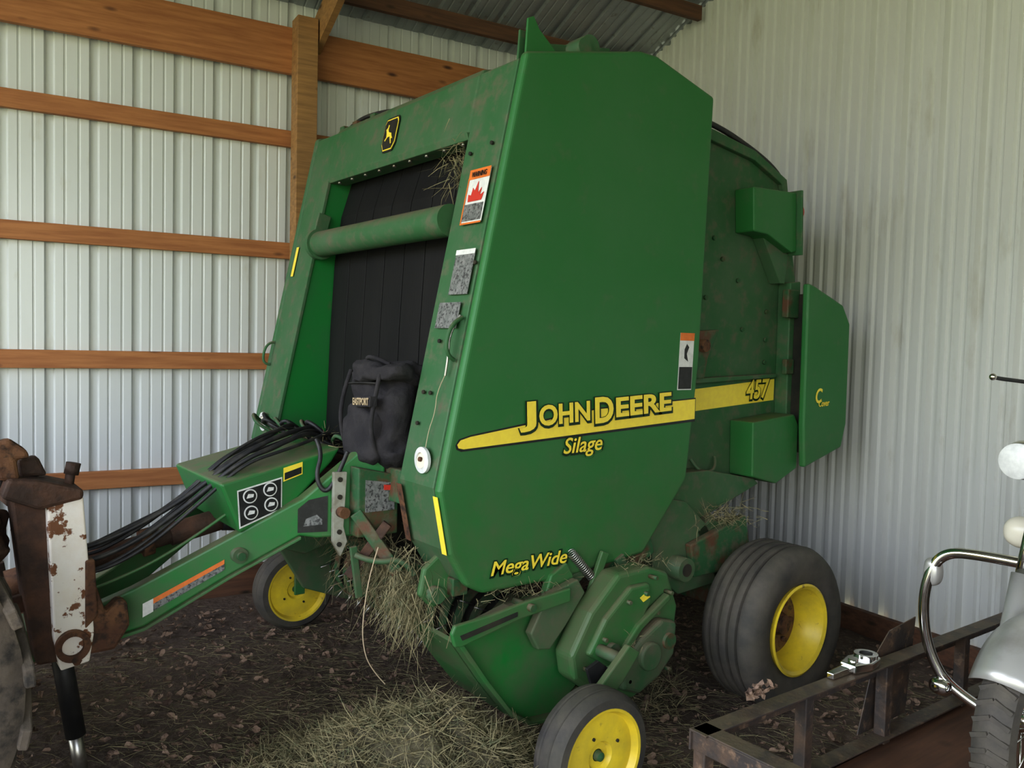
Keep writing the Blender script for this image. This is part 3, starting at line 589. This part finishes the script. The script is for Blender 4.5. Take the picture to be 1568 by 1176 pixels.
box('deck',1.99,4.38,-2.1,-.98,.16,.19,WOODD,R)
prism('side_plate',[(2.90,.22),(3.0,.50),(3.10,.58),(3.30,.60),(3.25,.22)],-.93,-.925,FRM,R)
box('hitch_tongue',1.2,1.98,-1.70,-1.62,.14,.20,FRM,R)
lathe('trailer_tire',[(.12,-.06),(.2,-.07),(.235,-.05),(.235,.05),(.2,.07),(.12,.06)],(3.3,-2.25,.235),RUB,R,n=40)
W=empty('ratchet_wrench',(2.85,-.95,.505))
def flat(nm,pts,z0,z1,m,par,bev=.003):
    n=len(pts);vs=[V(x,y,z0) for x,y in pts]+[V(x,y,z1) for x,y in pts]
    return mesh(nm,vs,[tuple(range(n)),tuple(range(2*n-1,n-1,-1))]+[(i,(i+1)%n,n+(i+1)%n,n+i) for i in range(n)],m,par,bev)
ws=lambda pts:[(2.84+(x-2.80)*1.35,-.958+(y+.952)*1.35) for x,y in pts]
flat('handle',ws([(2.66,-.962),(2.66,-.942),(2.76,-.935),(2.80,-.95),(2.76,-.965)]),.503,.524,CHR,W)
flat('head',ws([(2.74,-.975),(2.74,-.93),(2.80,-.915),(2.86,-.93),(2.88,-.955),(2.86,-.98),(2.80,-.99)]),.503,.534,CHR,W,.006)
lathe('ring',[(.026,0),(.042,0),(.042,.014),(.026,.014)],(2.885,-.957,.532),CHR,W,n=28,axis='z');cyl('ring_core',(2.885,-.957,.53),(2.885,-.957,.538),.024,DRK,W);cyl('knob',(2.80,-.957,.52),(2.80,-.957,.545),.018,CHR,W)
# ================================================================ MOTORCYCLE (standing on the trailer deck)
M=empty('motorcycle',(3.4,-1.5,0))
fw=V(2.86,-1.52,.505)
prt=[(.22,-.045),(.26,-.060),(.29,-.052),(.305,-.03),(.31,0),(.305,.03),(.29,.052),(.26,.060),(.22,.045)]
lathe('front_tire',prt,fw,RUB,M,n=60)
for i in range(40):
    a=2*pi*i/40
    for sd in (-1,1):
        q=fw+V(.309*cos(a),0,.309*sin(a));e=fw+V(.295*cos(a+.07),sd*.05,.295*sin(a+.07));beam('tread_%d_%d'%(i,sd),q,e,.014,.014,RUB,M,0)
lathe('front_rim',[(.20,-.03),(.225,-.045),(.225,.045),(.20,.03)],fw,CHR,M,n=48)
cyl('front_hub',fw+V(0,-.06,0),fw+V(0,.06,0),.04,CHR,M)
for i in range(18):
    a=2*pi*i/18;cyl('spoke_%d'%i,fw+V(.035*cos(a),.02*(-1)**i,.035*sin(a)),fw+V(.21*cos(a+.2),0,.21*sin(a+.2)),.003,CHR,M,n=5)
vs=[];fs=[];na=22
for i in range(na+1):
    a=radians(10+135*i/na)
    for j in range(9):
        b=-1+2*j/8; r=.350-.055*b*b; vs.append(fw+V(r*cos(a),b*.090,r*sin(a)))
for i in range(na):
    for j in range(8): k=i*9+j;fs.append((k,k+1,k+10,k+9))
fo=mesh('front_fender',vs,fs,SILV,M,smooth=True);sm=fo.modifiers.new('s','SOLIDIFY');sm.thickness=.004
for sd in (-1,1):
    cyl('fork_lower_%d'%sd,fw+V(0,sd*.11,0),fw+V(.16,sd*.11,.42),.032,SILV,M);cyl('fork_upper_%d'%sd,fw+V(.15,sd*.11,.40),fw+V(.26,sd*.11,.68),.020,CHR,M)
    tube('handlebar_%d'%sd,[fw+V(.27,0,.72),fw+V(.26,sd*.10,.78),fw+V(.34,sd*.16,.95),fw+V(.44,sd*.16,1.04),fw+V(.54,sd*.20,1.05)],.013,CHR,M)
    cyl('grip_%d'%sd,fw+V(.46,sd*.17,1.045),fw+V(.58,sd*.215,1.05),.018,BLK,M)
    tube('brake_lever_%d'%sd,[fw+V(.44,sd*.18,1.045),fw+V(.36,sd*.22,1.055),fw+V(.22,sd*.245,1.065),fw+V(.20,sd*.25,1.07)],.007,BLK,M)
    blob('brake_lever_tip_%d'%sd,fw+V(.20,sd*.25,1.07),.012,.012,.012,CHR,M,0,1,0)
    blob('passing_lamp_%d'%sd,fw+V(.34,sd*.19,.78),.06,.070,.070,CHR,M,0,1,0);lathe('passing_lens_%d'%sd,[(.0001,-.01),(.045,-.008),(.062,0),(.062,.02),(.0001,.02)],fw+V(.28,sd*.19,.78),DECW,M,n=32,axis='x')
    tube('lamp_bar_%d'%sd,[fw+V(.27,0,.70),fw+V(.33,sd*.10,.69),fw+V(.34,sd*.17,.71)],.010,CHR,M)
    blob('lamp_bulb_%d'%sd,fw+V(.32,sd*.175,.53),.05,.06,.055,CREAM,M,0,.9,0)
    box('turn_signal_%d'%sd,3.03,3.05,-1.52+sd*.155-.05,-1.52+sd*.155+.05,.53,.61,AMB,M,.01);box('signal_housing_%d'%sd,3.045,3.12,-1.52+sd*.155-.06,-1.52+sd*.155+.06,.515,.625,SILV,M,.015)
    bx=3.08
    tube('crash_bar_%d'%sd,[V(bx,-1.5+sd*.03,.95),V(bx,-1.5+sd*.25,.95),V(bx,-1.5+sd*.38,.93),V(bx-.02,-1.5+sd*.42,.83),V(bx-.02,-1.5+sd*.43,.70),V(bx,-1.5+sd*.41,.55),V(bx+.02,-1.5+sd*.33,.42),V(bx+.05,-1.5+sd*.12,.36)],.019,CHR,M)
    blob('crash_clamp_%d'%sd,(bx,-1.5+sd*.41,.85),.03,.03,.05,SILV,M,0,.7,.005)
    blob('crash_foot_%d'%sd,(bx,-1.5+sd*.36,.44),.03,.04,.03,CHR,M,0,.8,.0)
blob('headlight',fw+V(.20,0,.66),.08,.09,.09,CHR,M,0,1,0);cyl('headlight_lens',fw+V(.115,0,.66),fw+V(.14,0,.66),.08,DECW,M)
blob('fuel_tank',(3.55,-1.52,.95),.28,.15,.13,DECR,M,0,.8,0);blob('seat',(4.0,-1.52,.85),.22,.14,.06,BLK,M,0,.7,0)
blob('engine',(3.45,-1.52,.52),.20,.15,.20,RUSTD,M,0,.6,.02)
beam('frame_down',(3.1,-1.52,1.05),(3.35,-1.52,.3),.04,.04,BLK,M);beam('frame_low',(3.3,-1.52,.33),(4.0,-1.52,.36),.2,.05,BLK,M)
lathe('rear_tire',prt,(4.05,-1.52,.505),RUB,M,n=48);lathe('rear_rim',[(.0001,-.03),(.225,-.045),(.225,.045),(.0001,.03)],(4.05,-1.52,.505),CHR,M,n=40)
# ================================================================ HAY & LEAVES
def strands(name,items,m):
    vs=[];fs=[]
    for p,d,L,w,bend in items:
        d=d.normalized();s=d.cross(V(random.uniform(-1,1),random.uniform(-1,1),random.uniform(-1,1)));
        if s.length<1e-3: s=V(1,0,0)
        s.normalize();u=d.cross(s)
        k=len(vs)
        for t in (0,.5,1):
            c=p+d*L*t+u*bend*4*t*(1-t)*L
            ww=w*(1-.7*t)
            vs.append(c-s*ww);vs.append(c+s*ww)
        fs.append((k,k+1,k+3,k+2));fs.append((k+2,k+3,k+5,k+4))
    me=bpy.data.meshes.new(name);me.from_pydata([tuple(v) for v in vs],[],fs);me.materials.append(m)
    return me
def rd(zs=.4): return V(random.uniform(-1,1),random.uniform(-1,1),random.uniform(-zs,zs))
def mound(name,cx,cy,rx,ry,h,ns,rot=0):
    e=empty(name,(cx,cy,0))
    NU,NV=64,22;vs=[];fs=[];cr,sr=cos(rot),sin(rot)
    def hz(r,th): return max(-.03,h*(1-r**1.25)*(1+.45*noise.noise(V(r*4*cos(th),r*4*sin(th),5)))+.05*(1-r)*noise.noise(V(r*11*cos(th),r*11*sin(th),2))-.012)
    for i in range(NV+1):
        r=i/NV
        for j in range(NU):
            th=2*pi*j/NU;x=rx*r*cos(th);y=ry*r*sin(th);vs.append(V(cx+x*cr-y*sr,cy+x*sr+y*cr,hz(r,th)-.01*(i==NV)))
    for i in range(NV):
        for j in range(NU):fs.append((i*NU+j,i*NU+(j+1)%NU,(i+1)*NU+(j+1)%NU,(i+1)*NU+j))
    mesh('mat',vs,fs,HAYB,e,smooth=True)
    it=[]
    for _ in range(ns):
        r=sqrt(random.random())*1.18;th=random.uniform(0,2*pi);x=rx*r*cos(th);y=ry*r*sin(th)
        it.append((V(cx+x*cr-y*sr,cy+x*sr+y*cr,max(0,hz(min(r,1),th))+random.uniform(0,.03)),rd(.55),random.uniform(.04,.13),random.uniform(.0010,.0024),random.uniform(-.35,.35)))
    o=bpy.data.objects.new('strands',strands('strands',it,HAY));COL.objects.link(o);setp(o,e)
    return e
mound('hay_pile',1.56,-.06,.50,.64,.33,15000,.5)
mound('hay_pile',2.75,.40,.42,.42,.08,1800)
it=[]
def tuft(c,r,n,dz=0,L=(.05,.14)):
    for _ in range(n):
        o=V(random.gauss(0,r[0]),random.gauss(0,r[1]),random.gauss(0,r[2]))
        d=rd(.7)+V(0,0,dz);it.append((Vector(c)+o,d,random.uniform(*L),random.uniform(.001,.002),random.uniform(-.25,.25)))
tuft((1.68,.45,.70),(.05,.17,.07),1000,-1.0,(.05,.18));tuft((1.66,.25,.64),(.04,.06,.06),450,-1.3,(.05,.18));tuft((1.95,.40,2.40),(.03,.04,.05),160,-.6)
tuft((3.28,-.0,.84),(.07,.05,.02),260,0,(.04,.1));tuft((2.45,-.17,.40),(.06,.02,.03),60,0,(.03,.07));tuft((1.7,.9,.8),(.05,.3,.05),300,-.6);tuft((1.60,1.0,1.18),(.06,.2,.02),150)
tuft((2.05,-.0,.68),(.12,.04,.012),120,0,(.03,.08));tuft((2.6,-.09,.73),(.08,.03,.01),80,0,(.03,.07))
o=bpy.data.objects.new('lodged_hay',strands('lodged_hay',it,HAY));COL.objects.link(o);setp(o,B)
it=[]
for _ in range(13000):
    x=random.uniform(.2,4.2);y=random.uniform(-1.4,2.0)
    it.append((V(x,y,random.uniform(.0,.012)),rd(.06),random.uniform(.03,.13),random.uniform(.0007,.0014),random.uniform(-.15,.15)))
for _ in range(7000):
    x=random.gauss(1.8,.5);y=random.gauss(.1,.55)
    it.append((V(x,y,random.uniform(.0,.03)),rd(.12),random.uniform(.03,.13),random.uniform(.0008,.0016),random.uniform(-.2,.2)))
o=bpy.data.objects.new('scattered_straw',strands('scattered_straw',it,HAY));COL.objects.link(o)
vs=[];fs=[]
def leaf(c,r,tilt,cup):
    a=random.uniform(0,6.28);nrm=V(random.gauss(0,tilt),random.gauss(0,tilt),1).normalized();s=nrm.cross(V(cos(a),sin(a),0)).normalized();u=nrm.cross(s)
    k=len(vs);vs.append(c)
    N_=10
    for t in range(N_):
        th=2*pi*t/N_;rr=r*random.uniform(.7,1.05)*(.75+.45*abs(cos(th)))
        vs.append(c+s*rr*cos(th)+u*rr*.75*sin(th)+nrm*random.uniform(0,cup))
    for t in range(N_):fs.append((k,k+1+t,k+1+(t+1)%N_))
for _ in range(4200):
    leaf(V(random.uniform(.2,4.4),random.uniform(-1.8,2.4),random.uniform(.002,.018)),random.uniform(.006,.026),.35,.010)
me=bpy.data.meshes.new('leaf_litter');me.from_pydata([tuple(v) for v in vs],[],fs);me.materials.append(LEAF)
COL.objects.link(bpy.data.objects.new('leaf_litter',me))
vs=[];fs=[]
for _ in range(16): leaf(V(2.27+random.gauss(0,.03),-.945+random.gauss(0,.010),.53+random.uniform(0,.03)),random.uniform(.015,.028),1.0,.015)
me=bpy.data.meshes.new('dry_leaf_clump');me.from_pydata([tuple(v) for v in vs],[],fs);me.materials.append(LEAF)
COL.objects.link(bpy.data.objects.new('dry_leaf_clump',me))
# ================================================================ LIGHT
w=bpy.data.worlds.new('World');sc.world=w;w.use_nodes=True;nt=w.node_tree;bg=nt.nodes['Background'];bg.inputs[1].default_value=5.0
tc=nt.nodes.new('ShaderNodeTexCoord');sx=nt.nodes.new('ShaderNodeSeparateXYZ');nt.links.new(tc.outputs['Generated'],sx.inputs[0])
rp=nt.nodes.new('ShaderNodeMapRange');rp.inputs['From Min'].default_value=.02;rp.inputs['From Max'].default_value=.26;nt.links.new(sx.outputs['Z'],rp.inputs['Value'])
mx=nt.nodes.new('ShaderNodeMix');mx.data_type='RGBA';nt.links.new(rp.outputs['Result'],mx.inputs['Factor']);mx.inputs[6].default_value=(.50,.50,.34,1);mx.inputs[7].default_value=(.92,1.0,1.20,1)
nt.links.new(mx.outputs[2],bg.inputs[0])
def portal(nm,c,ux,nz,w_,h_):
    ld=bpy.data.lights.new(nm,'AREA');ld.shape='RECTANGLE';ld.size=w_;ld.size_y=h_
    try: ld.cycles.is_portal=True
    except Exception as e: print('portal',e)
    o=bpy.data.objects.new(nm,ld);COL.objects.link(o)
    o.matrix_world=Matrix.Translation(c)@Matrix(((ux.x,0,nz.x,0),(ux.y,0,nz.y,0),(0,1,0,0),(0,0,0,1)))@Matrix.Rotation(pi,4,'Y')
portal('door_portal',RP(S0-.05,(Q0+Q1)/2,1.95),n1,n2,9.1,3.95)
portal('added_side_opening_portal',RP((S0+SD1)/2,Q0-.05,1.8),-n2,n1,SD1-S0,3.7)  # sky portal for the added, unseen side opening
# ================================================================ CAMERA
f=1280.0;p=radians(2.82);r=radians(1.46);a=radians(37.4)
fh=V(sin(a),cos(a),0);r0=V(cos(a),-sin(a),0);Fv=fh*cos(p)-V(0,0,1)*sin(p);U0=r0.cross(Fv)
Rv=r0*cos(r)+U0*sin(r);Uv=U0*cos(r)-r0*sin(r)
cd=bpy.data.cameras.new('camera');cd.sensor_width=36;cd.lens=36*f/1568;cam=bpy.data.objects.new('camera',cd);COL.objects.link(cam)
cam.matrix_world=Matrix(((Rv.x,Uv.x,-Fv.x,0),(Rv.y,Uv.y,-Fv.y,-2.55),(Rv.z,Uv.z,-Fv.z,1.65),(0,0,0,1)))
sc.camera=cam
